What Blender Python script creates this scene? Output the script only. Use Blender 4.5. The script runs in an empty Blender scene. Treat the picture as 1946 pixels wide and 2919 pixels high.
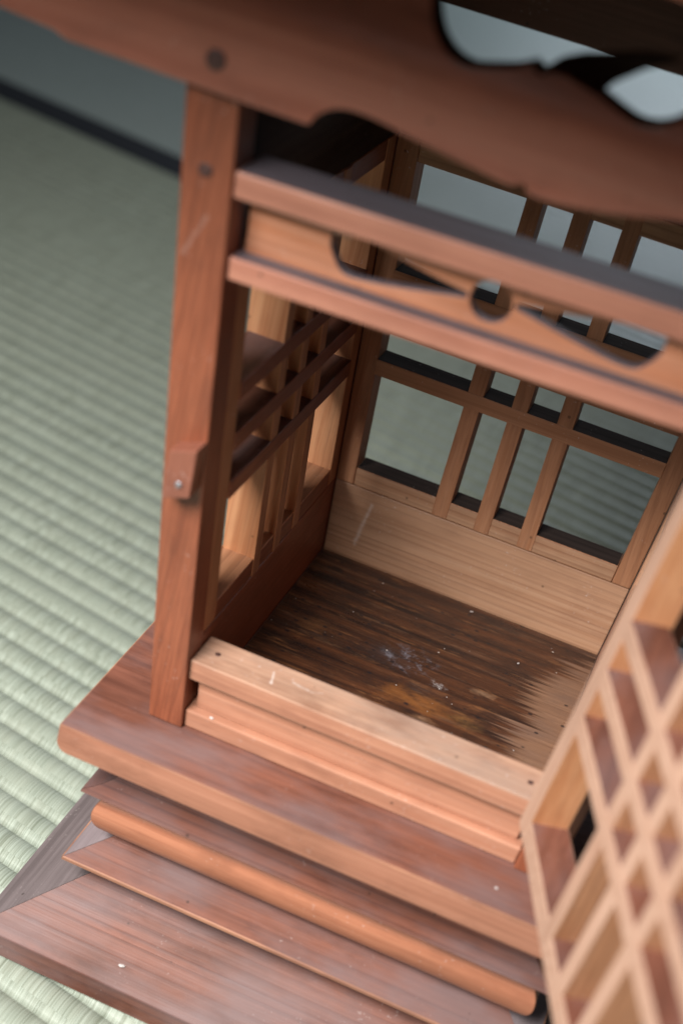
import bpy, bmesh, math, random
from mathutils import Vector, Matrix
random.seed(7)
C = bpy.context.scene.collection
sc = bpy.context.scene

# ---------------------------------------------------------------- camera
cam_d = bpy.data.cameras.new('camera'); cam = bpy.data.objects.new('camera', cam_d); C.objects.link(cam)
CR = ((0.9161, 0.3381, 0.2155), (0.3519, -0.4205, -0.8363), (-0.1921, 0.8420, -0.5042))   # rows: right, down, forward
r, d, f = (Vector(a) for a in CR)
f.normalize(); r = (r - f * r.dot(f)).normalized(); u = r.cross(f).normalized()
M = Matrix((r, u, -f)).transposed().to_4x4(); M.translation = Vector((0.2089, -0.8883, 0.5655))
cam.matrix_world = M
cam_d.sensor_fit = 'VERTICAL'; cam_d.sensor_height = 36; cam_d.lens = 54.61
cam_d.clip_start = 0.02; cam_d.clip_end = 60
cam_d.dof.use_dof = True; cam_d.dof.focus_distance = 0.972; cam_d.dof.aperture_fstop = 3.6
cam_d.dof.aperture_blades = 0
sc.camera = cam

# ---------------------------------------------------------------- world and lamps
w = bpy.data.worlds.new('World'); sc.world = w; w.use_nodes = True
bg = w.node_tree.nodes['Background']; bg.inputs[0].default_value = (0.80, 0.90, 1.0, 1); bg.inputs[1].default_value = 0.036
def area(name, loc, target, sx, sy, power, col):
    l = bpy.data.lights.new(name, 'AREA'); l.shape = 'RECTANGLE'; l.size = sx; l.size_y = sy; l.energy = power; l.color = col
    o = bpy.data.objects.new(name, l); C.objects.link(o); o.location = loc
    o.rotation_euler = (Vector(target) - Vector(loc)).to_track_quat('-Z', 'Y').to_euler()
    return o
area('window_light', (-0.40, -1.17, 1.06), (0.02, -0.30, -0.03), 0.8, 0.6, 16.5, (1.0, 0.965, 0.94)).data.spread = math.radians(88)
area('far_window_light', (0.20, 3.3, 0.72), (0.1, 1.4, 0.1), 1.5, 0.7, 17, (0.80, 0.90, 1.0))
sc.view_settings.view_transform = 'Standard'; sc.view_settings.look = 'None'
sc.view_settings.exposure = 0.0; sc.view_settings.gamma = 1.0; sc.view_settings.use_curve_mapping = False
sc.cycles.max_bounces = 8; sc.cycles.diffuse_bounces = 4

# ---------------------------------------------------------------- material helpers
def nt(name):
    m = bpy.data.materials.new(name); m.use_nodes = True; t = m.node_tree
    return m, t, t.nodes['Principled BSDF']
def N(t, ty, **kw):
    n = t.nodes.new(ty)
    for k, v in kw.items(): setattr(n, k, v)
    return n
def L(t, a, b): t.links.new(a, b)
def setin(n, **kw):
    for k, v in kw.items(): n.inputs[k.replace('_', ' ')].default_value = v
def ramp(t, fac, stops):
    n = N(t, 'ShaderNodeValToRGB'); e = n.color_ramp.elements
    while len(e) < len(stops): e.new(0.5)
    for i, (p, c) in enumerate(stops):
        e[i].position = p; e[i].color = (c, c, c, 1) if isinstance(c, (int, float)) else (*c, 1)
    L(t, fac, n.inputs[0]); return n.outputs[0]
def mix(t, fac, a, b, mode='MIX'):
    n = N(t, 'ShaderNodeMix', data_type='RGBA', blend_type=mode)
    for s, v in ((0, fac), (6, a), (7, b)):
        if isinstance(v, (int, float)): n.inputs[s].default_value = v
        elif isinstance(v, tuple): n.inputs[s].default_value = (*v, 1)
        else: L(t, v, n.inputs[s])
    return n.outputs[2]
def math_(t, op, a, b=0.0, c=0.0):
    n = N(t, 'ShaderNodeMath', operation=op)
    for i, v in enumerate((a, b, c)):
        if isinstance(v, (int, float)): n.inputs[i].default_value = v
        else: L(t, v, n.inputs[i])
    return n.outputs[0]
def noise(t, vec, scale, detail=3, rough=0.5, dist=0.0):
    n = N(t, 'ShaderNodeTexNoise'); setin(n, Scale=scale, Detail=detail, Roughness=rough, Distortion=dist); L(t, vec, n.inputs['Vector']); return n.outputs['Fac']

def wood(name, axis, base, dark, light, ring=0.5, rings=110.0, rough=0.5, blotch=0.35, flecks=0.25, worn=None, spec=0.5, marks=()):
    """procedural cedar: growth lines and fibres run along `axis` of the board"""
    m, t, b = nt(name)
    tc = N(t, 'ShaderNodeTexCoord'); oi = N(t, 'ShaderNodeObjectInfo')
    off = N(t, 'ShaderNodeVectorMath', operation='SCALE'); cx = N(t, 'ShaderNodeCombineXYZ')
    L(t, oi.outputs['Random'], cx.inputs[0]); L(t, oi.outputs['Random'], cx.inputs[1]); L(t, oi.outputs['Random'], cx.inputs[2])
    L(t, cx.outputs[0], off.inputs[0]); off.inputs['Scale'].default_value = 7.3
    add = N(t, 'ShaderNodeVectorMath', operation='ADD'); L(t, tc.outputs['Object'], add.inputs[0]); L(t, off.outputs[0], add.inputs[1])
    P = add.outputs[0]
    def st(al, ac):
        s = [ac, ac, ac]; s['XYZ'.index(axis)] = al
        n = N(t, 'ShaderNodeVectorMath', operation='MULTIPLY'); L(t, P, n.inputs[0]); n.inputs[1].default_value = s; return n.outputs[0]
    # growth lines: iso-bands of a distance to an off-centre pith, wobbled a little
    big = noise(t, st(0.35, 7.0), 1.0, 3)
    sep = N(t, 'ShaderNodeSeparateXYZ'); L(t, P, sep.inputs[0])
    i, j = [k for k in range(3) if k != 'XYZ'.index(axis)]
    s1 = math_(t, 'MULTIPLY', sep.outputs[i], 1.0); s2 = math_(t, 'MULTIPLY', sep.outputs[j], 0.83)
    dsum = math_(t, 'ADD', s1, s2)
    ph = math_(t, 'ADD', dsum, math_(t, 'MULTIPLY', big, 0.022))
    ph = math_(t, 'MULTIPLY', ph, rings)
    var = noise(t, st(0.25, 38.0), 1.0, 2)
    ph = math_(t, 'ADD', ph, math_(t, 'MULTIPLY', var, 5.0))
    fr = math_(t, 'FRACT', ph)
    line = ramp(t, fr, [(0.0, 0.0), (0.55, 0.12), (0.86, 1.0), (0.93, 0.9), (1.0, 0.0)])
    rs = ramp(t, noise(t, st(0.8, 22.0), 1.0, 2), [(0.35, 0.15), (0.7, 1.0)])
    line = math_(t, 'MULTIPLY', line, rs)
    fib = noise(t, st(14.0, 900.0), 1.0, 4, 0.65)
    fib2 = noise(t, st(5.0, 260.0), 1.0, 4, 0.6)
    blot = noise(t, st(9.0, 22.0), 1.0, 4, 0.6)
    blot2 = noise(t, st(22.0, 60.0), 1.0, 5, 0.65)
    col = mix(t, ramp(t, fib2, [(0.3, 0.0), (0.7, 1.0)]), base, light)
    col = mix(t, math_(t, 'MULTIPLY', line, ring), col, dark)
    col = mix(t, math_(t, 'MULTIPLY', ramp(t, fib, [(0.5, 0.0), (0.75, 1.0)]), 0.35), col, dark)
    col = mix(t, math_(t, 'MULTIPLY', ramp(t, blot, [(0.48, 0.0), (0.72, 1.0)]), blotch), col, tuple(c * 0.45 for c in base))
    col = mix(t, math_(t, 'MULTIPLY', ramp(t, blot2, [(0.5, 0.0), (0.78, 1.0)]), blotch * 0.9), col, dark)
    if worn: # greyish bloom of age, its own shape
        col = mix(t, math_(t, 'MULTIPLY', ramp(t, noise(t, st(7.0, 16.0), 1.3, 4, 0.6), [(0.42, 0.0), (0.62, 1.0)]), worn[0]), col, worn[1])
    # dust flecks, pits
    fl = noise(t, tc.outputs['Object'], 420.0, 2, 0.5); fm = noise(t, tc.outputs['Object'], 38.0, 2, 0.5)
    fleck = math_(t, 'MULTIPLY', ramp(t, fl, [(0.66, 0.0), (0.72, 1.0)]), ramp(t, fm, [(0.52, 0.0), (0.64, 1.0)]))
    col = mix(t, math_(t, 'MULTIPLY', fleck, flecks), col, (0.62, 0.55, 0.52))
    vo = N(t, 'ShaderNodeTexVoronoi'); L(t, P, vo.inputs['Vector']); vo.inputs['Scale'].default_value = 46.0
    pit = ramp(t, vo.outputs['Distance'], [(0.0, 1.0), (0.035, 1.0), (0.06, 0.0)])
    col = mix(t, math_(t, 'MULTIPLY', pit, 0.55), col, (0.02, 0.014, 0.01))
    for (p0, p1, rad, wgt, k) in marks:      # rubbed wax and chalk smears
        p0, p1, wv_ = Vector(p0), Vector(p1), Vector(wgt); dv = p1 - p0; l2 = max(dv.dot(dv), 1e-9)
        a = N(t, 'ShaderNodeVectorMath', operation='SUBTRACT'); L(t, tc.outputs['Object'], a.inputs[0]); a.inputs[1].default_value = p0
        a2 = N(t, 'ShaderNodeVectorMath', operation='MULTIPLY'); L(t, a.outputs[0], a2.inputs[0]); a2.inputs[1].default_value = wv_
        dt = N(t, 'ShaderNodeVectorMath', operation='DOT_PRODUCT'); L(t, a2.outputs[0], dt.inputs[0]); dt.inputs[1].default_value = dv
        u_ = N(t, 'ShaderNodeClamp'); L(t, math_(t, 'DIVIDE', dt.outputs['Value'], l2), u_.inputs[0])
        sc_ = N(t, 'ShaderNodeVectorMath', operation='SCALE'); sc_.inputs[0].default_value = dv; L(t, u_.outputs[0], sc_.inputs['Scale'])
        df = N(t, 'ShaderNodeVectorMath', operation='DISTANCE'); L(t, a2.outputs[0], df.inputs[0]); L(t, sc_.outputs[0], df.inputs[1])
        q = math_(t, 'DIVIDE', df.outputs['Value'], rad)
        q = math_(t, 'ADD', q, math_(t, 'MULTIPLY', noise(t, tc.outputs['Object'], 260.0, 4, 0.7), 1.2))
        col = mix(t, math_(t, 'MULTIPLY', ramp(t, q, [(0.55, 1.0), (1.0, 0.0)]), k), col, (0.66, 0.58, 0.53))
    L(t, col, b.inputs['Base Color'])
    rr = N(t, 'ShaderNodeMapRange'); L(t, blot2, rr.inputs[0]); rr.inputs[3].default_value = rough - 0.08; rr.inputs[4].default_value = rough + 0.12
    L(t, rr.outputs[0], b.inputs['Roughness']); b.inputs['Specular IOR Level'].default_value = spec
    h = math_(t, 'ADD', math_(t, 'MULTIPLY', fib, 0.6), math_(t, 'ADD', math_(t, 'MULTIPLY', line, 0.5), math_(t, 'MULTIPLY', fib2, 0.5)))
    bp = N(t, 'ShaderNodeBump'); bp.inputs['Strength'].default_value = 0.3; bp.inputs['Distance'].default_value = 0.0004
    L(t, h, bp.inputs['Height']); L(t, bp.outputs[0], b.inputs['Normal'])
    return m

def triple(name, **kw): return {a: wood(name + '_' + a.lower(), a, **kw) for a in 'XYZ'}
RED = triple('red_cedar', base=(0.22, 0.063, 0.029), dark=(0.07, 0.022, 0.013), light=(0.295, 0.094, 0.045), ring=0.4, rough=0.42, blotch=0.5, rings=190)
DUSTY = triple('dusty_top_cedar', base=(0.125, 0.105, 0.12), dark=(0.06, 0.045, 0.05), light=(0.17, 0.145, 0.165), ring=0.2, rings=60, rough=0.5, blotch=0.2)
SALMON = triple('salmon_cedar', base=(0.4, 0.178, 0.105), dark=(0.2, 0.075, 0.045), light=(0.5, 0.26, 0.168), ring=0.45, rings=80, rough=0.45, blotch=0.5)
PALE = triple('pale_cedar', base=(0.44, 0.235, 0.13), dark=(0.2, 0.085, 0.042), light=(0.54, 0.33, 0.2), ring=0.55, rings=190, rough=0.5, blotch=0.45, flecks=0.5)
INNER = triple('brown_cedar', base=(0.37, 0.165, 0.078), dark=(0.15, 0.06, 0.03), light=(0.47, 0.235, 0.125), ring=0.5, rings=150, rough=0.5, blotch=0.2, flecks=0.6)
ORANGE = triple('orange_cedar', base=(0.46, 0.185, 0.078), dark=(0.25, 0.09, 0.04), light=(0.6, 0.3, 0.15), ring=0.35, rings=120, rough=0.48, blotch=0.3)
DARK = triple('dark_cedar', base=(0.115, 0.05, 0.032), dark=(0.03, 0.015, 0.01), light=(0.16, 0.075, 0.048), ring=0.4, rough=0.45, blotch=0.4)  # plain dark brown for core, head board, beam and ceiling
AGED = triple('aged_cedar', base=(0.155, 0.058, 0.037), dark=(0.055, 0.022, 0.018), light=(0.22, 0.088, 0.058), ring=0.6, rings=90, rough=0.42, blotch=0.75, flecks=0.15, worn=(0.6, (0.165, 0.118, 0.118)), spec=0.22)
RAIL = triple('rail_cedar', base=(0.46, 0.185, 0.12), dark=(0.24, 0.08, 0.05), light=(0.56, 0.26, 0.175), ring=0.4, rings=70, rough=0.38, blotch=0.4)
PANEL = triple('fretted_panel_cedar', base=(0.52, 0.195, 0.09), dark=(0.2, 0.06, 0.03), light=(0.62, 0.3, 0.18), ring=0.35, rings=90, rough=0.45, blotch=0.3)
MOULD = triple('orange_moulding', base=(0.32, 0.115, 0.06), dark=(0.13, 0.04, 0.022), light=(0.41, 0.17, 0.095), ring=0.3, rings=70, rough=0.36, blotch=0.5)
LATCH = triple('dark_red_latch', base=(.20,.070,.042), dark=(.07,.025,.018), light=(.27,.10,.062), ring=0.3, rings=90, rough=0.36, blotch=0.4)
SHADEDSIDE = triple('shaded_side_cedar', base=(0.135, 0.108, 0.108), dark=(0.055, 0.042, 0.042), light=(0.19, 0.155, 0.155), ring=0.4, rings=120, rough=0.45, blotch=0.3, spec=0.25)  # grey of the skirt sides: their turn away from light put into colour
AGEDB = triple('bluish_cedar', base=(0.2, 0.16, 0.165), dark=(0.1, 0.08, 0.085), light=(0.27, 0.22, 0.225), ring=0.3, rings=90, rough=0.4, blotch=0.3, spec=0.35)
SHADED = triple('shaded_cedar', base=(0.04, 0.027, 0.022), dark=(0.01, 0.008, 0.007), light=(0.065, 0.045, 0.037), ring=0.2, rough=0.8, blotch=0.3, spec=0.08)  # near-black wood: missing light on ledges, rims and boards put into the colour
DECKEDGE = triple('deck_edge', base=(.27,.115,.07), dark=(.10,.04,.026), light=(.35,.165,.105), ring=0.4, rings=60, rough=0.45, blotch=0.6, spec=0.25, flecks=0.1)  # plate front lighter than its top: stronger light put into the colour
EDGE = triple('rubbed_edge', base=(0.34, 0.165, 0.1), dark=(0.15, 0.055, 0.033), light=(0.42, 0.21, 0.125), ring=0.5, rings=60, rough=0.45, blotch=0.6, worn=(0.7, (0.16, 0.07, 0.045)))
CREAM = triple('cream_cedar', base=(0.39, 0.235, 0.165), dark=(0.28, 0.14, 0.085), light=(0.46, 0.295, 0.215), ring=0.4, rings=90, rough=0.55, blotch=0.25, flecks=0.2)
FASCIA = triple('carved_cedar', base=(0.3, 0.094, 0.058), dark=(0.12, 0.042, 0.028), light=(0.37, 0.135, 0.088), ring=0.25, rings=60, rough=0.3, blotch=0.45)

PALEKW = dict(base=(.44,.235,.13), dark=(.18,.072,.036), light=(.54,.325,.20), ring=0.5, rings=170, rough=0.5, blotch=0.4, flecks=0.5)
SILLWOOD = wood('sill_cedar', 'X', **{**PALEKW, 'ring': 0.4, 'blotch': 0.9, 'base': (.44, .245, .16), 'light': (.53, .33, .225), 'worn': (0.5, (.30, .23, .19))}, marks=[((-0.060, 0.004, 0), (-0.0577, -0.006, 0), 0.0022, (1, 1, 0), 0.9), ((-0.0475, 0.002, 0), (-0.038, 0.0005, 0), 0.0024, (1, 1, 0), 0.6), ((-0.036, 0.0, 0), (-0.030, 0.003, 0), 0.0015, (1, 1, 0), 0.5)])
BACKWOOD = wood('back_board_cedar', 'X', **PALEKW, marks=[((-0.0754, 0, 0.018), (-0.0798, 0, -0.0145), 0.0045, (1, 0, 1), 0.45)])
POSTWOOD = wood('post_cedar', 'Z', base=(0.22, 0.063, 0.029), dark=(0.07, 0.021, 0.012), light=(0.295, 0.094, 0.045), ring=0.45, rings=230, rough=0.42, blotch=0.42, marks=[((-0.0025, 0, 0.074), (-0.0115, 0, 0.053), 0.0042, (1, 0, 1), 0.12)])
def floor_material():
    m, t, b = nt('smoke_stained_floor'); tc = N(t, 'ShaderNodeTexCoord'); P = tc.outputs['Object']   # object origin is the board's centre
    def st(x, y, z=1.0):
        n = N(t, 'ShaderNodeVectorMath', operation='MULTIPLY'); L(t, P, n.inputs[0]); n.inputs[1].default_value = (x, y, z); return n.outputs[0]
    sep = N(t, 'ShaderNodeSeparateXYZ'); L(t, P, sep.inputs[0])
    fib = noise(t, st(5, 420), 1.0, 4, 0.7); fib2 = noise(t, st(3, 120), 1.0, 3, 0.6); bl = noise(t, st(20, 38), 1.0, 5, 0.65)
    pale = mix(t, ramp(t, fib, [(0.3, 0.0), (0.7, 1.0)]), (0.17, 0.088, 0.052), (0.29, 0.165, 0.10))
    pale = mix(t, ramp(t, bl, [(0.45, 0.0), (0.7, 0.7)]), pale, (0.16, 0.10, 0.075))
    dk = mix(t, ramp(t, fib2, [(0.35, 0.0), (0.68, 1.0)]), (0.020, 0.010, 0.008), (0.115, 0.042, 0.018))
    dk = mix(t, ramp(t, noise(t, st(14, 150), 1.0, 4, 0.7), [(0.55, 0.0), (0.8, 1.0)]), dk, (0.19, 0.10, 0.055))
    # amber patches of old oil
    def spot(x, y, sx, sy, r0, r1, seed):
        n = N(t, 'ShaderNodeVectorMath', operation='MULTIPLY'); a = N(t, 'ShaderNodeVectorMath', operation='SUBTRACT')
        L(t, P, a.inputs[0]); a.inputs[1].default_value = (x, y, 0); L(t, a.outputs[0], n.inputs[0]); n.inputs[1].default_value = (1 / sx, 1 / sy, 0)
        ln = N(t, 'ShaderNodeVectorMath', operation='LENGTH'); L(t, n.outputs[0], ln.inputs[0])
        q = math_(t, 'ADD', ln.outputs['Value'], math_(t, 'MULTIPLY', noise(t, st(40, 70), seed, 4, 0.7), 1.1))
        return ramp(t, q, [(r0, 1.0), (r1, 0.0)])
    dk = mix(t, math_(t, 'MULTIPLY', spot(0.012, -0.018, 0.066, 0.030, 0.6, 1.2, 1.0), 0.9), dk, (0.21, 0.078, 0.022))
    dk = mix(t, math_(t, 'MULTIPLY', spot(0.042, -0.020, 0.030, 0.020, 0.5, 1.05, 1.5), 0.7), dk, (0.24, 0.12, 0.04))
    dk = mix(t, math_(t, 'MULTIPLY', spot(-0.070, 0.015, 0.040, 0.030, 0.45, 1.1, 1.3), 0.5), dk, (0.17, 0.075, 0.03))
    dk = mix(t, math_(t, 'MULTIPLY', spot(0.044, 0.014, 0.020, 0.009, 0.45, 1.0, 1.9), 0.85), dk, (0.44, 0.26, 0.15))
    dk = mix(t, math_(t, 'MULTIPLY', spot(0.016, -0.034, 0.022, 0.009, 0.45, 1.0, 1.9), 0.7), dk, (0.36, 0.20, 0.11))
    dk = mix(t, math_(t, 'MULTIPLY', ramp(t, noise(t, st(13, 30), 2.0, 5, 0.7), [(0.48, 0.0), (0.62, 1.0)]), 0.6), dk, (0.018, 0.012, 0.011))
    dk = mix(t, math_(t, 'MULTIPLY', ramp(t, noise(t, st(10, 60), 3.1, 5, 0.7), [(0.56, 0.0), (0.70, 1.0)]), 0.7), dk, (0.23, 0.10, 0.04))
    # soot and wax
    dk = mix(t, math_(t, 'MULTIPLY', spot(-0.020, 0.014, 0.050, 0.034, 0.45, 1.0, 1.2), 0.7), dk, (0.035, 0.030, 0.032))
    wax = math_(t, 'MULTIPLY', spot(-0.008, 0.018, 0.050, 0.036, 0.7, 1.25, 2.2), ramp(t, noise(t, st(110, 110), 1.0, 5, 0.75), [(0.5, 0.0), (0.62, 1.0)]))
    dk = mix(t, math_(t, 'MULTIPLY', wax, 0.8), dk, (0.20, 0.19, 0.22))
    wax2 = math_(t, 'MULTIPLY', spot(0.016, 0.004, 0.014, 0.010, 0.5, 1.05, 2.6), ramp(t, noise(t, st(190, 190), 1.0, 4, 0.75), [(0.46, 0.0), (0.58, 1.0)]))
    dk = mix(t, math_(t, 'MULTIPLY', wax2, 0.9), dk, (0.42, 0.39, 0.38))
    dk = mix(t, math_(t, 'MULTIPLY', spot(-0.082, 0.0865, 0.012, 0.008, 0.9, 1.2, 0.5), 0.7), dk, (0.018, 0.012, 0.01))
    # feathered right end of the stain follows the grain
    e = math_(t, 'ADD', sep.outputs[0], math_(t, 'MULTIPLY', noise(t, st(0.5, 300), 1.0, 3, 0.75), 0.065))
    e = math_(t, 'ADD', e, math_(t, 'MULTIPLY', noise(t, st(1.5, 100), 1.7, 3, 0.7), 0.06))
    e = math_(t, 'ADD', e, math_(t, 'MULTIPLY', math_(t, 'MAXIMUM', math_(t, 'SUBTRACT', sep.outputs[1], 0.050), 0.0), -0.6))
    e = math_(t, 'ADD', e, math_(t, 'MULTIPLY', noise(t, st(6, 34), 1.0, 2), 0.05))
    edge = ramp(t, math_(t, 'MULTIPLY', math_(t, 'SUBTRACT', e, 0.154), 60.0), [(0.0, 0.0), (0.7, 1.0)])
    col = mix(t, edge, dk, pale)
    col = mix(t, math_(t, 'MULTIPLY', ramp(t, noise(t, st(12, 55), 1.0, 4, 0.7), [(0.6, 0.0), (0.8, 1.0)]), 0.35), col, (0.20, 0.15, 0.13))
    vo = N(t, 'ShaderNodeTexVoronoi'); L(t, P, vo.inputs['Vector']); vo.inputs['Scale'].default_value = 60
    col = mix(t, ramp(t, vo.outputs['Distance'], [(0.0, 0.9), (0.03, 0.9), (0.045, 0.0)]), col, (0.6, 0.55, 0.5))
    vo2 = N(t, 'ShaderNodeTexVoronoi'); L(t, st(1, 1.4), vo2.inputs['Vector']); vo2.inputs['Scale'].default_value = 85
    col = mix(t, ramp(t, vo2.outputs['Distance'], [(0.0, 0.9), (0.10, 0.8), (0.16, 0.0)]), col, (0.012, 0.011, 0.014))
    L(t, col, b.inputs['Base Color'])
    L(t, ramp(t, bl, [(0.3, 0.22), (0.7, 0.5)]), b.inputs['Roughness'])
    bp = N(t, 'ShaderNodeBump'); bp.inputs['Strength'].default_value = 0.6; bp.inputs['Distance'].default_value = 0.0008
    L(t, math_(t, 'ADD', math_(t, 'MULTIPLY', fib, 0.5), math_(t, 'MULTIPLY', noise(t, st(110, 150), 1.0, 4, 0.7), 0.7)), bp.inputs['Height']); L(t, bp.outputs[0], b.inputs['Normal'])
    return m

GROUND = -0.166
RA = math.radians(-11.6)                     # direction in which the ridges of the straw run
RD = Vector((math.cos(RA), math.sin(RA), 0)); RN = Vector((-RD.y, RD.x, 0)); PER = 0.0253
def tatami_material(name, a, b_, c, rough):
    m, t, b = nt(name); tc = N(t, 'ShaderNodeTexCoord'); P = tc.outputs['Object']      # x along the ridges, y across
    sep = N(t, 'ShaderNodeSeparateXYZ'); L(t, P, sep.inputs[0])
    idx = math_(t, 'FLOOR', math_(t, 'DIVIDE', sep.outputs[1], PER))
    sx = math_(t, 'ADD', sep.outputs[0], math_(t, 'MULTIPLY', idx, 0.3717))
    sx = math_(t, 'ADD', sx, math_(t, 'MULTIPLY', sep.outputs[1], 0.16))               # the rushes lean a little
    v = N(t, 'ShaderNodeCombineXYZ'); L(t, math_(t, 'MULTIPLY', sx, 1150.0), v.inputs[0]); L(t, math_(t, 'MULTIPLY', sep.outputs[1], 6.0), v.inputs[1]); L(t, math_(t, 'MULTIPLY', idx, 3.3), v.inputs[2])
    s1 = noise(t, v.outputs[0], 1.0, 2, 0.55)
    v2 = N(t, 'ShaderNodeCombineXYZ'); L(t, math_(t, 'MULTIPLY', sx, 130.0), v2.inputs[0]); L(t, math_(t, 'MULTIPLY', sep.outputs[1], 8.0), v2.inputs[1]); L(t, math_(t, 'MULTIPLY', idx, 5.1), v2.inputs[2])
    s2 = noise(t, v2.outputs[0], 1.0, 3, 0.6)
    s3 = noise(t, P, 5.0, 4, 0.6)
    col = mix(t, ramp(t, s1, [(0.32, 0.0), (0.66, 1.0)]), a, b_)
    col = mix(t, math_(t, 'MULTIPLY', ramp(t, s2, [(0.4, 0.0), (0.7, 1.0)]), 0.28), col, c)
    col = mix(t, math_(t, 'MULTIPLY', ramp(t, s3, [(0.4, 0.0), (0.7, 1.0)]), 0.25), col, tuple(k * 0.8 for k in c))
    L(t, col, b.inputs['Base Color']); b.inputs['Roughness'].default_value = rough
    bp = N(t, 'ShaderNodeBump'); bp.inputs['Strength'].default_value = 0.9; bp.inputs['Distance'].default_value = 0.0007
    L(t, math_(t, 'ADD', s1, math_(t, 'MULTIPLY', s2, 0.5)), bp.inputs['Height']); L(t, bp.outputs[0], b.inputs['Normal'])
    return m
STRAW = tatami_material('woven_rush', (0.17, 0.195, 0.145), (0.37, 0.425, 0.355), (0.38, 0.41, 0.33), 0.5)
STRAW2 = tatami_material('woven_rush_glare', (0.30, 0.37, 0.35), (0.42, 0.49, 0.47), (0.42, 0.47, 0.45), 0.36)  # paler and bluer than the near rush: window glare put into the colour
m_cloth, t, b = nt('black_border_cloth'); b.inputs['Base Color'].default_value = (0.006, 0.008, 0.014, 1); b.inputs['Roughness'].default_value = 0.8
tcn = N(t, 'ShaderNodeTexCoord'); wv = noise(t, tcn.outputs['Object'], 900.0, 2); bpn = N(t, 'ShaderNodeBump'); bpn.inputs['Strength'].default_value = 0.4; bpn.inputs['Distance'].default_value = 0.0005; L(t, wv, bpn.inputs['Height']); L(t, bpn.outputs[0], b.inputs['Normal'])
m_nail, t, b = nt('dull_nail'); b.inputs['Metallic'].default_value = 0.7; b.inputs['Roughness'].default_value = 0.42
tcn = N(t, 'ShaderNodeTexCoord'); L(t, mix(t, noise(t, tcn.outputs['Object'], 300.0, 3), (0.20, 0.19, 0.20), (0.36, 0.35, 0.37)), b.inputs['Base Color'])
m_plug, t, b = nt('dark_plug'); b.inputs['Roughness'].default_value = 0.5
tcn = N(t, 'ShaderNodeTexCoord'); L(t, mix(t, noise(t, tcn.outputs['Object'], 200.0, 3), (0.035, 0.016, 0.014), (0.10, 0.045, 0.035)), b.inputs['Base Color'])
m_wax, t, b = nt('white_wax'); b.inputs['Roughness'].default_value = 0.35
tcn = N(t, 'ShaderNodeTexCoord'); L(t, mix(t, noise(t, tcn.outputs['Object'], 500.0, 3), (0.42, 0.38, 0.36), (0.6, 0.57, 0.55)), b.inputs['Base Color'])

# ---------------------------------------------------------------- mesh helpers (all in metres of the scene, world space)
def obj(name, bm, mats, parent=None, smooth=False, label=None):
    bmesh.ops.recalc_face_normals(bm, faces=bm.faces)
    lo = Vector([min(v.co[k] for v in bm.verts) for k in range(3)]); hi = Vector([max(v.co[k] for v in bm.verts) for k in range(3)])
    c = (lo + hi) / 2
    bmesh.ops.translate(bm, verts=bm.verts, vec=-c)
    me = bpy.data.meshes.new(name); bm.to_mesh(me); bm.free()
    for m in (mats if isinstance(mats, (list, tuple)) else [mats]): me.materials.append(m)
    for p in me.polygons: p.use_smooth = smooth
    o = bpy.data.objects.new(name, me); C.objects.link(o)
    base = Vector((0, 0, 0)); q = parent
    while q: base += q.location; q = q.parent
    o.location = c - base; o.parent = parent
    if label: o['label'] = label
    return o
def tag(o, label, cat=None, group=None, kind=None):
    if label: o['label'] = label
    if cat: o['category'] = cat
    if group: o['group'] = group
    if kind: o['kind'] = kind
FACES = dict(bottom=(0, 3, 2, 1), top=(4, 5, 6, 7), front=(0, 1, 5, 4), right=(1, 2, 6, 5), back=(2, 3, 7, 6), left=(3, 0, 4, 7))
def hexa(bm, P, mat=0, fm=None, bev=0.0006):
    """P: 4 bottom + 4 top corners; fm: {face: material index}"""
    vs = [bm.verts.new(p) for p in P]; fs = []
    for n, idx in FACES.items():
        fc = bm.faces.new([vs[i] for i in idx]); fc.material_index = (fm or {}).get(n, mat); fs.append(fc)
    if bev:
        es = list({e for fc in fs for e in fc.edges})
        bmesh.ops.bevel(bm, geom=es, offset=bev, segments=2, profile=0.5, affect='EDGES', clamp_overlap=True)
KX, KY, W, D = -0.7655, -0.4783, 0.2, 0.2259
def T(x, y, z, fx=1, fy=1):
    """the cage flares upwards: fx / fy = 0 keeps a bar upright"""
    return Vector((W / 2 + (x - W / 2) * (1 - (KX * z if fx else 0)), -D / 2 + (y + D / 2) * (1 - (KY * z if fy else 0)), z))
def tb(bm, x0, x1, y0, y1, z0, z1, fx=1, fy=1, **kw):
    hexa(bm, [T(x, y, z, fx, fy) for z in (z0, z1) for x, y in ((x0, y0), (x1, y0), (x1, y1), (x0, y1))], **kw)
def box(bm, x0, x1, y0, y1, z0, z1, **kw):
    hexa(bm, [Vector((x, y, z)) for z in (z0, z1) for x, y in ((x0, y0), (x1, y0), (x1, y1), (x0, y1))], **kw)
def one(name, mats, parent, fn, *a, **kw):
    bm = bmesh.new(); lab = kw.pop('label', None); fn(bm, *a, **kw); return obj(name, bm, mats, parent, label=lab)
def disc(name, c, nrm, rad, h, mat, parent, dome=0.0):
    bm = bmesh.new(); n = Vector(nrm).normalized(); a = n.orthogonal().normalized(); bb = n.cross(a); K = 20
    prof = [(1.0, 0.0), (1.0, h * 0.6), (0.8, h * 0.92), (0.4, h + dome * 0.7)]
    rows = [[bm.verts.new(Vector(c) + n * z + (a * math.cos(2 * math.pi * k / K) + bb * math.sin(2 * math.pi * k / K)) * rad * s) for k in range(K)] for s, z in prof]
    for q in range(len(rows) - 1):
        for k in range(K): bm.faces.new((rows[q][k], rows[q][(k + 1) % K], rows[q + 1][(k + 1) % K], rows[q + 1][k]))
    bm.faces.new(rows[-1]); bm.faces.new(rows[0][::-1])
    return obj(name, bm, mat, parent, smooth=True)

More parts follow.
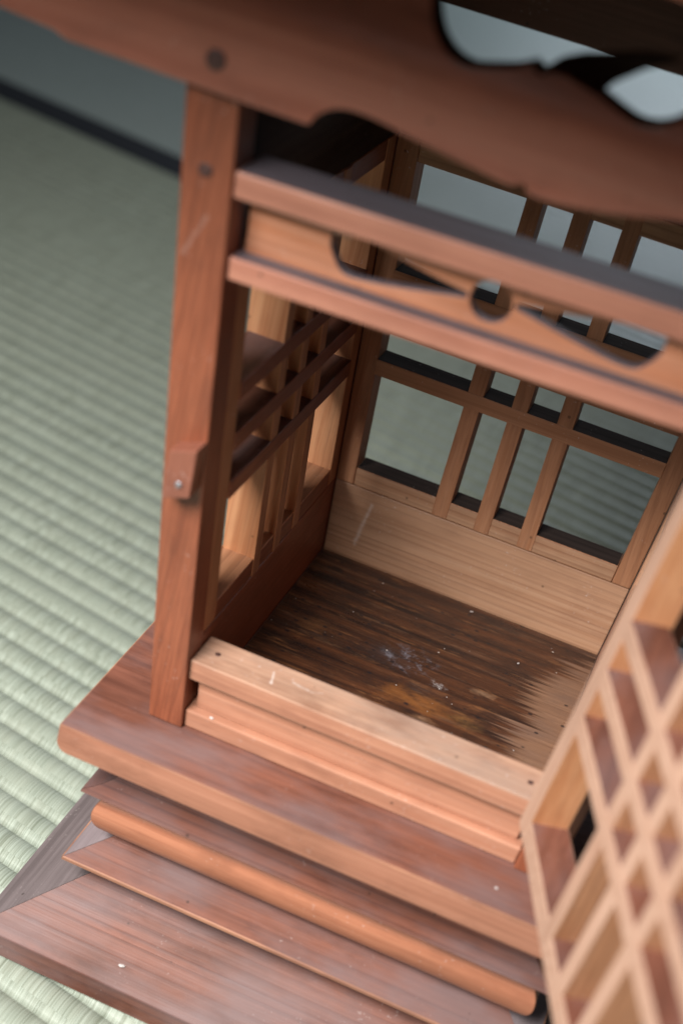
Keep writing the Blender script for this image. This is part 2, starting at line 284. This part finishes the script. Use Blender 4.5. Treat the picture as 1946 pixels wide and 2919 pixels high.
# ---------------------------------------------------------------- tatami
def mat_sheet(name, x0, x1, y0, y1, per, z, amp, seg, material, ang, nx=1):
    """a ridged straw mat: local x along ridges, local y across"""
    bm = bmesh.new(); n = int(round((y1 - y0) / per)) * seg
    rnd = random.Random(3); wob = [rnd.uniform(0.93, 1.07) for _ in range(n // seg + 2)]
    rows = []
    for k in range(n + 1):
        ph = (k % seg) / seg; y = y0 + k * per / seg
        h = amp * wob[k // seg] * (abs(math.sin(math.pi * ph)) ** 0.68) if k % seg else 0
        rows.append([bm.verts.new((x0 + (x1 - x0) * q / nx, y, h)) for q in range(nx + 1)])
    for k in range(n):
        for q in range(nx): bm.faces.new((rows[k][q], rows[k][q + 1], rows[k + 1][q + 1], rows[k + 1][q]))
    me = bpy.data.meshes.new(name); bm.to_mesh(me); bm.free(); me.materials.append(material)
    for p in me.polygons: p.use_smooth = True
    o = bpy.data.objects.new(name, me); C.objects.link(o); o.location = (0, 0, z); o.rotation_euler = (0, 0, ang); return o
NB = 0.918                                    # distance of the border from the origin, across the ridges
PH = 0.0186  # phase of the ridges
amp = 0.0046
y_hi = PH + PER * math.floor((NB - 0.0215 - PH) / PER); y_lo = PH - PER * 100
o = mat_sheet('tatami_mat', -4.0, 4.5, y_lo, y_hi, PER, GROUND - amp, amp, 10, STRAW, RA); tag(o, 'pale green woven rush tatami mat under the lantern', kind='structure')
o = mat_sheet('tatami_mat', -4.0, 4.5, NB + 0.0225, NB + 0.0225 + PER * 150, PER, GROUND - amp, amp * 0.7, 6, STRAW2, RA); tag(o, 'tatami mat beyond the black border, bluish window glare put into its colour', kind='structure')
bm = bmesh.new(); hexa(bm, [Vector(p) for z in (-0.008, 0.0006) for p in ((-4, y_hi - 0.001, z), (4.5, y_hi - 0.001, z), (4.5, NB + 0.0235, z), (-4, NB + 0.0235, z))], bev=0.0005)
me = bpy.data.meshes.new('tatami_border'); bm.to_mesh(me); bm.free(); me.materials.append(m_cloth)
o = bpy.data.objects.new('tatami_border', me); C.objects.link(o); o.location = (0, 0, GROUND - amp + 0.0040); o.rotation_euler = (0, 0, RA); tag(o, 'black cloth border strip between the two tatami mats', kind='structure')
bm = bmesh.new(); box(bm, -6, 6, -5, 7, GROUND - 0.06, GROUND - 0.02, bev=0); o = obj('floor', bm, m_plug); tag(o, 'floor under the tatami mats', kind='structure')

# ---------------------------------------------------------------- lantern
CX, CY = 0.1, -0.108
lan = bpy.data.objects.new('wooden_lantern', None); C.objects.link(lan); lan.location = (CX, CY, GROUND)
tag(lan, 'reddish cedar box lantern with its lattice door swung open on tatami', 'lantern')

# base: mitred tiers, each side a board of its own
def ring(name, prof, mats, smooth=False, gap=0.00025, cuts=1):
    for s in range(4):
        bm = bmesh.new(); rot = Matrix.Rotation(s * math.pi / 2, 4, 'Z')
        A = [bm.verts.new(rot @ Vector((-h + gap, -h, 0)) + Vector((CX, CY, z))) for h, z in prof]
        B = [bm.verts.new(rot @ Vector((h - gap, -h, 0)) + Vector((CX, CY, z))) for h, z in prof]
        n = len(prof)
        for k in range(n):
            bm.faces.new((A[k], B[k], B[(k + 1) % n], A[(k + 1) % n]))
        bm.faces.new(A[::-1]); bm.faces.new(B)
        yield s, obj(name, bm, mats[s], lan, smooth=smooth)
def sh(o, ang=35):
    bpy.context.view_layer.objects.active = o
    for p in o.data.polygons: p.use_smooth = True
    md = o.modifiers.new('edges', 'EDGE_SPLIT'); md.split_angle = math.radians(ang)
sides = lambda S: [S['X'], S['Y'], S['X'], S['Y']]
# outermost sloping skirt on the mat
for s, o in ring('base_skirt', [(0.121, -0.1145), (0.1806, -0.1498), (0.181, -0.1505), (0.181, -0.1655), (0.121, -0.1655)], [AGED['X'], SHADEDSIDE['Y'], AGED['X'], SHADEDSIDE['Y']]): pass
# second slope with a thin bright lip
for s, o in ring('base_slope', [(0.112, -0.0860), (0.128, -0.0948), (0.1468, -0.1040), (0.1477, -0.1044), (0.1477, -0.1062), (0.112, -0.1085)], [AGED['X'], AGEDB['Y'], AGED['X'], AGEDB['Y']]):
    o.data.materials.append(EDGE['X'])
    for p in o.data.polygons:
        if p.index in (2, 3): p.material_index = 1
# half-round moulding
prof = [(0.110, -0.0545)] + [(0.1195 + 0.0185 * math.cos(a), -0.0735 + 0.0185 * math.sin(a)) for a in [math.radians(q) for q in range(88, -91, -9)]] + [(0.110, -0.0925)]
for s, o in ring('round_moulding', prof, sides(MOULD)): sh(o, 50)
# hollow moulding under the plate
hol = [(0.112, -0.0187), (0.1175, -0.0190)] + [(0.1175 + 0.0265 * (1 - math.cos(a)) , -0.0190 - 0.0325 * math.sin(a)) for a in [math.radians(q) for q in range(10, 91, 10)]] + [(0.1445, -0.0532), (0.112, -0.0540)]
for s, o in ring('hollow_moulding', hol, sides(AGED)): sh(o, 50)
one('base_core', DARK['X'], lan, box, CX - 0.115, CX + 0.115, CY - 0.115, CY + 0.115, -0.1654, -0.0190, bev=0)
# plate
bm = bmesh.new(); h = 0.158
vs = {}
box(bm, CX - h, CX + h, CY - h, CY + h, -0.0185, 0.0, bev=0, fm={'front': 2})
for v in bm.verts: pass
es = [e for e in bm.edges if all(v.co.z < -0.01 for v in e.verts) and abs(e.verts[0].co.x - e.verts[1].co.x) < 1e-5]
bmesh.ops.bevel(bm, geom=es, offset=0.0085, segments=6, profile=0.55, affect='EDGES')
es = [e for e in bm.edges if all(v.co.z < -0.01 for v in e.verts) and abs(e.verts[0].co.y - e.verts[1].co.y) < 1e-5 and abs(e.verts[0].co.x - e.verts[1].co.x) > 0.2]
bmesh.ops.bevel(bm, geom=es, offset=0.002, segments=3, profile=0.5, affect='EDGES')
es = [e for e in bm.edges if all(v.co.z > -0.0005 for v in e.verts) or (abs(e.verts[0].co.x - e.verts[1].co.x) < 1e-5 and abs(e.verts[0].co.y - e.verts[1].co.y) < 1e-5 and abs(e.verts[0].co.z - e.verts[1].co.z) > 0.002)]
bmesh.ops.bevel(bm, geom=es, offset=0.0009, segments=2, profile=0.5, affect='EDGES', material=1)
o = obj('base_plate', bm, [AGED['X'], EDGE['X'], DECKEDGE['X']], lan); sh(o, 40)
# interior floor
o = one('floor_board', floor_material(), lan, box, 0.0003, 0.1997, -0.2085, -0.0003, -0.003, 0.0012, bev=0.0003)

# posts
def post(x0, x1, y0, y1, top=0.46):
    bm = bmesh.new(); zs = [0.0002, top]
    hexa(bm, [T(x, y, z) for z in zs for x, y in ((x0, y0), (x1, y0), (x1, y1), (x0, y1))], bev=0.0009)
    return obj('post', bm, POSTWOOD, lan)
p_fl = post(-0.0206, 0.0, -0.230, -0.2096); post(0.2, 0.2206, -0.230, -0.2096); post(-0.0206, -0.0003, 0.0003, 0.0206); post(0.2003, 0.2206, 0.0003, 0.0206)

H1, ZB, ZA0, ZA1, ZBB, ZC, ZT, ZTT = 0.0545, 0.0678, 0.1358, 0.1464, 0.1764, 0.2070, 0.2761, 0.2895
BW = 0.0106
hb = [(ZA0, ZA1), (ZBB - BW, ZBB), (ZC - BW, ZC)]
# back lattice
bm = bmesh.new(); rt = 0.0185
tb(bm, 0.0004, 0.0122, 0.0, rt, H1 + 0.0007, ZTT, mat=0); tb(bm, 0.1878, 0.1996, 0.0, rt, H1 + 0.0007, ZTT, mat=0)
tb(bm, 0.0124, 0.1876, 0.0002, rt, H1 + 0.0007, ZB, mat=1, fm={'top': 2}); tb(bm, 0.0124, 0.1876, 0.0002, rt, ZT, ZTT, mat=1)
lat = obj('lattice_panel', bm, [INNER['Z'], PALE['X'], SHADED['X']], lan)
for cxx in (0.0703, 0.1, 0.1305):
    bm = bmesh.new(); hexa(bm, [T(x, y, z, 0, 1) for z in (H1 + 0.0009, ZTT - 0.0005) for x, y in ((cxx - BW / 2, -0.0004), (cxx + BW / 2, -0.0004), (cxx + BW / 2, rt - 0.001), (cxx - BW / 2, rt - 0.001))], bev=0.0004); obj('vertical_bar', bm, INNER['Z'], lat)
for z0, z1 in hb: one('horizontal_bar', [INNER['X'], SHADED['X']], lat, tb, 0.0118, 0.1882, -0.0008, rt - 0.0016, z0, z1, bev=0.0004, fm={'top': 1})  # top faces painted near black, as unlit ledges
one('lower_board', BACKWOOD, lan, tb, 0.0004, 0.1996, 0.0003, rt, 0.0004, H1, bev=0.0006, label='pale board with faint wax streak at the back of the floor')
# side lattices
for side in (0, 1):
    X = (lambda x: x) if not side else (lambda x: W - x)
    def sb(bm, x0, x1, *a, **kw):
        a0, a1 = sorted((X(x0), X(x1))); tb(bm, a0, a1, *a, **kw)
    xo = -0.0204; fr = 'right' if not side else 'left'
    bm = bmesh.new()
    sb(bm, xo, -0.0002, -0.0143, -0.0004, H1 + 0.0007, ZTT, mat=0, fm={fr: 3}); sb(bm, xo, -0.0002, -0.2092, -0.1951, H1 + 0.0007, ZTT, mat=0, fm={fr: 3})
    sb(bm, xo, -0.0004, -0.1949, -0.0145, H1 + 0.0007, ZB, mat=1, fm={fr: 2}); sb(bm, xo, -0.0004, -0.1949, -0.0145, ZT, ZTT, mat=1, fm={fr: 2})
    lat = obj('lattice_panel', bm, [ORANGE['Z'], INNER['Y'], RED['Y'], INNER['Z']], lan)
    for cy in (-0.0727, -0.1052, -0.1385):
        bm = bmesh.new()
        a0, a1 = sorted((X(xo + 0.001), X(0.0002)))
        hexa(bm, [T(x, y, z, 1, 0) for z in (H1 + 0.0009, ZTT - 0.0005) for x, y in ((a0, cy - BW / 2), (a1, cy - BW / 2), (a1, cy + BW / 2), (a0, cy + BW / 2))], fm={fr: 1}, bev=0.0004); obj('vertical_bar', bm, [ORANGE['Z'], INNER['Z']], lat)
    for z0, z1 in hb:
        bm = bmesh.new(); sb(bm, xo + 0.0016, 0.0006, -0.1955, -0.0139, z0, z1, bev=0.0004, fm={'top': 1}); obj('horizontal_bar', bm, [RED['Y'], AGED['Y']], lat)
    bm = bmesh.new(); sb(bm, xo, -0.0003, -0.2092, -0.0004, 0.0004, H1); obj('lower_board', bm, RED['Y'], lan)
    bm = bmesh.new(); sb(bm, xo, -0.0003, -0.2092, -0.0004, ZTT + 0.0004, 0.443); obj('side_head_board', bm, SHADED['Y'], lan)  # near-black tone stands for the unlit space under the roof
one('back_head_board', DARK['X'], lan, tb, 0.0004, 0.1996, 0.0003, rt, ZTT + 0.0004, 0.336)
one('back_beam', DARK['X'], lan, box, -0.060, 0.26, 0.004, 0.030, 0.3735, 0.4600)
one('ceiling_shade_board', DARK['X'], lan, box, -0.08, 0.28, -0.262, 0.07, 0.4605, 0.468)  # unseen board added to keep the upper interior dark

# sill at the door opening
one('door_sill', [SILLWOOD, SALMON['X']], lan, tb, 0.0003, 0.1997, -0.2262, -0.1994, 0.0338, 0.0470, bev=0.0008, fm={'front': 1}, label='pale top bar of the sill with nail holes')  # front face in salmon: the warm light on it put into the colour
one('sill_riser', SALMON['X'], lan, tb, 0.0045, 0.1955, -0.2212, -0.2095, 0.0124, 0.0336, bev=0.0006)
one('sill_foot', SALMON['X'], lan, tb, 0.0003, 0.1997, -0.2268, -0.2097, 0.0003, 0.0122, bev=0.0010)
for x in (0.0105, 0.1895):
    p = T(x, -0.2128, 0.0470); disc('nail_hole', p, (0, 0, 1), 0.0017, 0.0003, m_plug, lan)

# head rails over the door
sl = 0.006 / 0.22
def rail(name, mats, x0, x1, yf, yb, z0, z1, parent=lan, **kw):
    """bars over the door, as measured they climb slightly to the right"""
    bm = bmesh.new(); P = []
    for z in (z0, z1):
        for x, y in ((x0, yf), (x1, yf), (x1, yb), (x0, yb)):
            p = T(x, y, z); P.append(Vector((p.x, p.y, z + (x - x0) * sl)))
    hexa(bm, P, **kw); return obj(name, bm, mats, parent)
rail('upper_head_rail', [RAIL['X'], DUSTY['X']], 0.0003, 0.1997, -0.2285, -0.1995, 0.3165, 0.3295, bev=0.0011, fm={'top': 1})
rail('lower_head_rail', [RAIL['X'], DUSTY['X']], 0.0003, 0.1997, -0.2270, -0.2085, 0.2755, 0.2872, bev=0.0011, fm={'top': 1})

def pierced(name, outline, holes, y, th, mats, parent, bev=0.0006, lean=0.0, rim=None):
    """a flat board in the x-z plane with cut-outs, real thickness"""
    cu = bpy.data.curves.new(name, 'CURVE'); cu.dimensions = '2D'; cu.fill_mode = 'BOTH'; cu.extrude = th / 2 - bev; cu.bevel_depth = bev; cu.bevel_resolution = 1; cu.offset = -bev
    for pts in [outline] + holes:
        s = cu.splines.new('POLY'); s.points.add(len(pts) - 1); s.use_cyclic_u = True
        for k, (x, z) in enumerate(pts): s.points[k].co = (x, z, 0, 1)
    tmp = bpy.data.objects.new(name, cu); C.objects.link(tmp)
    dg = bpy.context.evaluated_depsgraph_get(); me = bpy.data.meshes.new_from_object(tmp.evaluated_get(dg)); bpy.data.objects.remove(tmp)
    bm = bmesh.new(); bm.from_mesh(me); bpy.data.meshes.remove(me)
    for v in bm.verts:
        x, z, q = v.co; v.co = Vector((x, y + th / 2 - q + lean * (z - 0.3), z))
    bmesh.ops.remove_doubles(bm, verts=bm.verts, dist=1e-5)
    bm.normal_update()
    for fc in bm.faces: fc.material_index = 1 if (abs(fc.normal.y) < 0.4 and rim) else 0
    if rim: mats = [mats, rim]
    o = obj(name, bm, mats, parent); sh(o, 30); return o
def smooth_poly(pts, n=6, closed=False):
    out = []; m = len(pts)
    rng = range(m if closed else m - 1)
    for i in rng:
        p0, p1, p2, p3 = pts[(i - 1) % m if closed else max(i - 1, 0)], pts[i], pts[(i + 1) % m], pts[(i + 2) % m if closed else min(i + 2, m - 1)]
        for k in range(n):
            s = k / n
            out.append(tuple(0.5 * ((2 * p1[c]) + (-p0[c] + p2[c]) * s + (2 * p0[c] - 5 * p1[c] + 4 * p2[c] - p3[c]) * s * s + (-p0[c] + 3 * p1[c] - 3 * p2[c] + p3[c]) * s ** 3) for c in (0, 1)))
    if not closed: out.append(pts[-1])
    return out
# fretted panel between the rails
half = [(-0.0795, 0.3015), (-0.0768, 0.2955), (-0.070, 0.2917), (-0.060, 0.2922)]
def wing(sg, lift):
    lower = smooth_poly([(-0.0800, 0.3050), (-0.0765, 0.2985), (-0.0705, 0.2930), (-0.060, 0.2930), (-0.040, 0.2962), (-0.0117, 0.3018)], 4)
    upper = smooth_poly([(-0.0117, 0.3042), (-0.040, 0.3082), (-0.062, 0.3125), (-0.0730, 0.3150), (-0.0800, 0.3120)], 4)
    pts = [(0.1018 - sg * p[0] * -1, p[1] + lift) for p in lower + upper]
    return pts if sg > 0 else pts[::-1]
circ = [(0.1018 + 0.0100 * math.cos(a), 0.3040 + 0.0100 * math.sin(a)) for a in [2 * math.pi * k / 28 for k in range(28)]]
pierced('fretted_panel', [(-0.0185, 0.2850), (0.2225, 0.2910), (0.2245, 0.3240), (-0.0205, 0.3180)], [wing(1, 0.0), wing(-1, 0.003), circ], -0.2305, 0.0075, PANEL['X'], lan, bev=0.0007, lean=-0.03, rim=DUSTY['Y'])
bm = bmesh.new(); hexa(bm, [Vector((x, y, z + (x > 0.1) * 0.006)) for z in (0.3125, 0.3190) for x, y in ((-0.0200, -0.2365), (0.0330, -0.2365), (0.0330, -0.2310), (-0.0200, -0.2310))], bev=0.0008)
obj('panel_bead', bm, CREAM['X'], lan)

# carved board under the eaves
low = [(-0.215, 0.405), (-0.205, 0.384), (-0.185, 0.3765), (-0.160, 0.3738), (-0.138, 0.3712), (-0.116, 0.3695), (-0.109, 0.3668), (-0.080, 0.3664), (-0.0494, 0.3656), (-0.020, 0.3650), (0.0085, 0.3648)]
arch = smooth_poly([(0.0100, 0.3655), (0.0132, 0.3708), (0.0215, 0.3757), (0.0349, 0.3764), (0.0556, 0.3733), (0.080, 0.3700), (0.1000, 0.3676), (0.1040, 0.3692)], 5)
arch2 = smooth_poly([(0.1068, 0.3698), (0.1090, 0.3665), (0.1200, 0.3662), (0.1439, 0.3694), (0.1733, 0.3758), (0.190, 0.3770), (0.2035, 0.3730), (0.2075, 0.3680)], 5)
right = [(0.225, 0.3670), (0.262, 0.3680), (0.3100, 0.3690), (0.318, 0.3730), (0.345, 0.3760), (0.372, 0.3800), (0.392, 0.3880), (0.400, 0.408), (0.400, 0.497), (-0.215, 0.497)]
hole = smooth_poly([(0.0500, 0.440), (0.0495, 0.430), (0.0540, 0.4190), (0.0610, 0.4120), (0.0695, 0.4093), (0.0787, 0.4112), (0.0880, 0.4140)], 4)[:-1] + [(0.0880, 0.4140), (0.0955, 0.4178), (0.0998, 0.4150), (0.1040, 0.4172), (0.1105, 0.4176)] + smooth_poly([(0.1190, 0.4155), (0.1261, 0.4136), (0.1357, 0.4101), (0.1439, 0.4080), (0.1525, 0.4098), (0.1596, 0.4156), (0.1640, 0.426), (0.1635, 0.440), (0.1560, 0.452), (0.130, 0.462), (0.107, 0.466), (0.084, 0.462), (0.058, 0.452), (0.0500, 0.440)], 4)[:-1]
fb = pierced('carved_eave_board', low + arch + arch2 + right, [hole], -0.262, 0.017, FASCIA['X'], lan, bev=0.0014, rim=SHADED['Y'])  # rim near black: shade on the cut edges painted in
tong = [(0.098, 0.4140), (0.112, 0.4150), (0.124, 0.4120), (0.1285, 0.4180), (0.1385, 0.4262), (0.1500, 0.4335), (0.1360, 0.4316), (0.122, 0.4270), (0.112, 0.4240), (0.104, 0.4200)]
pierced('carved_leaf', tong, [], -0.249, 0.010, SHADED['X'], fb, bev=0.0008)  # leaf painted near black for lack of light
disc('peg', (-0.0374, -0.2619, 0.3796), (0, -1, 0), 0.0048, 0.0008, m_plug, fb)
pierced('rear_eave_board', [(-0.17, 0.405), (-0.16, 0.386), (0.0, 0.380), (0.2, 0.380), (0.36, 0.386), (0.37, 0.405), (0.37, 0.46), (-0.17, 0.46)], [], 0.034, 0.010, FASCIA['X'], lan, bev=0.001)

# unseen roof, its eaves widened to shade the carved board
for s, o in ring('roof_board', [(0.20, 0.4690), (0.375, 0.4985), (0.375, 0.5115), (0.17, 0.5650), (0.06, 0.640), (0.0, 0.640), (0.0, 0.4690)], sides(RED)): pass
one('roof_cap', RED['X'], lan, box, CX - 0.065, CX + 0.065, CY - 0.065, CY + 0.065, 0.6404, 0.662, bev=0.003)

# turn latch on the left post
def P3(x, z, off=0.0):
    p = T(-0.0103, -0.230, z); return Vector((x, p.y - off, z))
bm = bmesh.new(); th = 0.0125
q4 = [(-0.0292, 0.1535), (-0.0145, 0.1590), (-0.0145, 0.1880), (-0.0292, 0.1825)]
A = [bm.verts.new(P3(x, z, 0.0001)) for x, z in q4]; B = [bm.verts.new(P3(x, z, th)) for x, z in q4]
for k in range(4): bm.faces.new((A[k], B[k], B[(k + 1) % 4], A[(k + 1) % 4]))
bm.faces.new(A[::-1]); bm.faces.new(B)
bmesh.ops.bevel(bm, geom=list(bm.edges), offset=0.0008, segments=2, profile=0.5, affect='EDGES')
la = obj('turn_latch', bm, LATCH['Z'], lan)
disc('nail', P3(-0.0212, 0.1652, th), (0, -1, 0.05), 0.0019, 0.0009, m_nail, la, dome=0.0003)
q = T(-0.0108, -0.230, 0.326); disc('plug', (q.x, q.y + 0.0002, q.z), (0, -1, 0.05), 0.0036, 0.0006, m_plug, p_fl)

# ---------------------------------------------------------------- door, swung open
Pd = Vector((0.1947, -0.2493, 0.0470)); th_ = math.radians(-68.66)
dx = Vector((math.cos(th_), math.sin(th_), 0)); ax = Vector((0.0762, -0.0557, 0.9955)).normalized(); nn = dx.cross(ax).normalized()
def dp(a, b_, t_): return Pd + dx * a + ax * b_ + nn * t_
def dbox(bm, a0, a1, b0, b1, t0=0.0, t1=-0.0205, sk0=0.0, **kw):
    # inner face (towards the box, seen in the photo) is the 'front' face
    hexa(bm, [dp(a, b_, t_) for b_ in (b0, b1) for a, t_ in ((a0, t0), (a1, t0), (a1, t1), (a0, t1))], **kw)
DW, DH = 0.242, 0.241
bm = bmesh.new()
dbox(bm, 0.0, 0.0132, 0.0, DH, mat=1, fm={'front': 0}, bev=0.0006); dbox(bm, DW - 0.0132, DW, 0.0, DH, mat=1, fm={'front': 0}, bev=0.0006)
dbox(bm, 0.0134, DW - 0.0134, 0.0, 0.0138, t0=-0.0002, mat=3, fm={'front': 2}, bev=0.0006); dbox(bm, 0.0134, DW - 0.0134, DH - 0.0138, DH, t0=-0.0002, mat=3, fm={'front': 2}, bev=0.0006)
door = obj('door', bm, [CREAM['Z'], ORANGE['Z'], CREAM['X'], AGED['Y']], lan, label='open lattice door with pale inner face and three upright and three level bars')
for a in (0.0805, 0.1145, 0.1485):
    bm = bmesh.new(); dbox(bm, a, a + 0.0108, 0.002, DH - 0.002, t0=0.0003, t1=-0.0195, mat=1, fm={'front': 0}, bev=0.0006); obj('vertical_bar', bm, [CREAM['Z'], INNER['Z']], door)  # brown sides taken darker, the shadow in the cells put into the colour
for b0 in (0.0790, 0.1095, 0.1400):
    bm = bmesh.new(); dbox(bm, 0.0128, DW - 0.0128, b0, b0 + 0.0108, t0=0.0007, t1=-0.0190, mat=1, fm={'front': 0}, bev=0.0006); obj('horizontal_bar', bm, [CREAM['Y'], AGED['Y']], door)

# wax crumbs and wood lint, too many to count
bm = bmesh.new(); rnd = random.Random(11)
def crumb(p, s):
    v0 = len(bm.verts); mtx = Matrix.Translation(Vector(p)) @ Matrix.Rotation(rnd.uniform(0, 6.28), 4, 'Z') @ Matrix.Diagonal((s * rnd.uniform(0.8, 1.8), s * rnd.uniform(0.6, 1.0), s * 0.5, 1))
    bmesh.ops.create_icosphere(bm, subdivisions=1, radius=1.0, matrix=mtx)
for p, s in (((0.015, -0.2262, 0.0125), 0.0011), ((0.196, -0.2500, 0.0004), 0.0009), ((0.155, -0.045, 0.0018), 0.0009), ((0.118, -0.1035, 0.0016), 0.0006), ((0.112, -0.008, 0.002), 0.0009), ((0.010, -0.278, -0.1425), 0.0013), ((0.110, -0.235, -0.095), 0.0009)):
    crumb(p, s)
for _ in range(26): crumb((rnd.uniform(0.01, 0.19), rnd.uniform(-0.2, -0.01), 0.0014), rnd.uniform(0.0002, 0.00045))
o = obj('wax_crumbs', bm, m_wax, None); tag(o, 'tiny white wax crumbs and lint scattered over the lantern floor and base', kind='stuff')
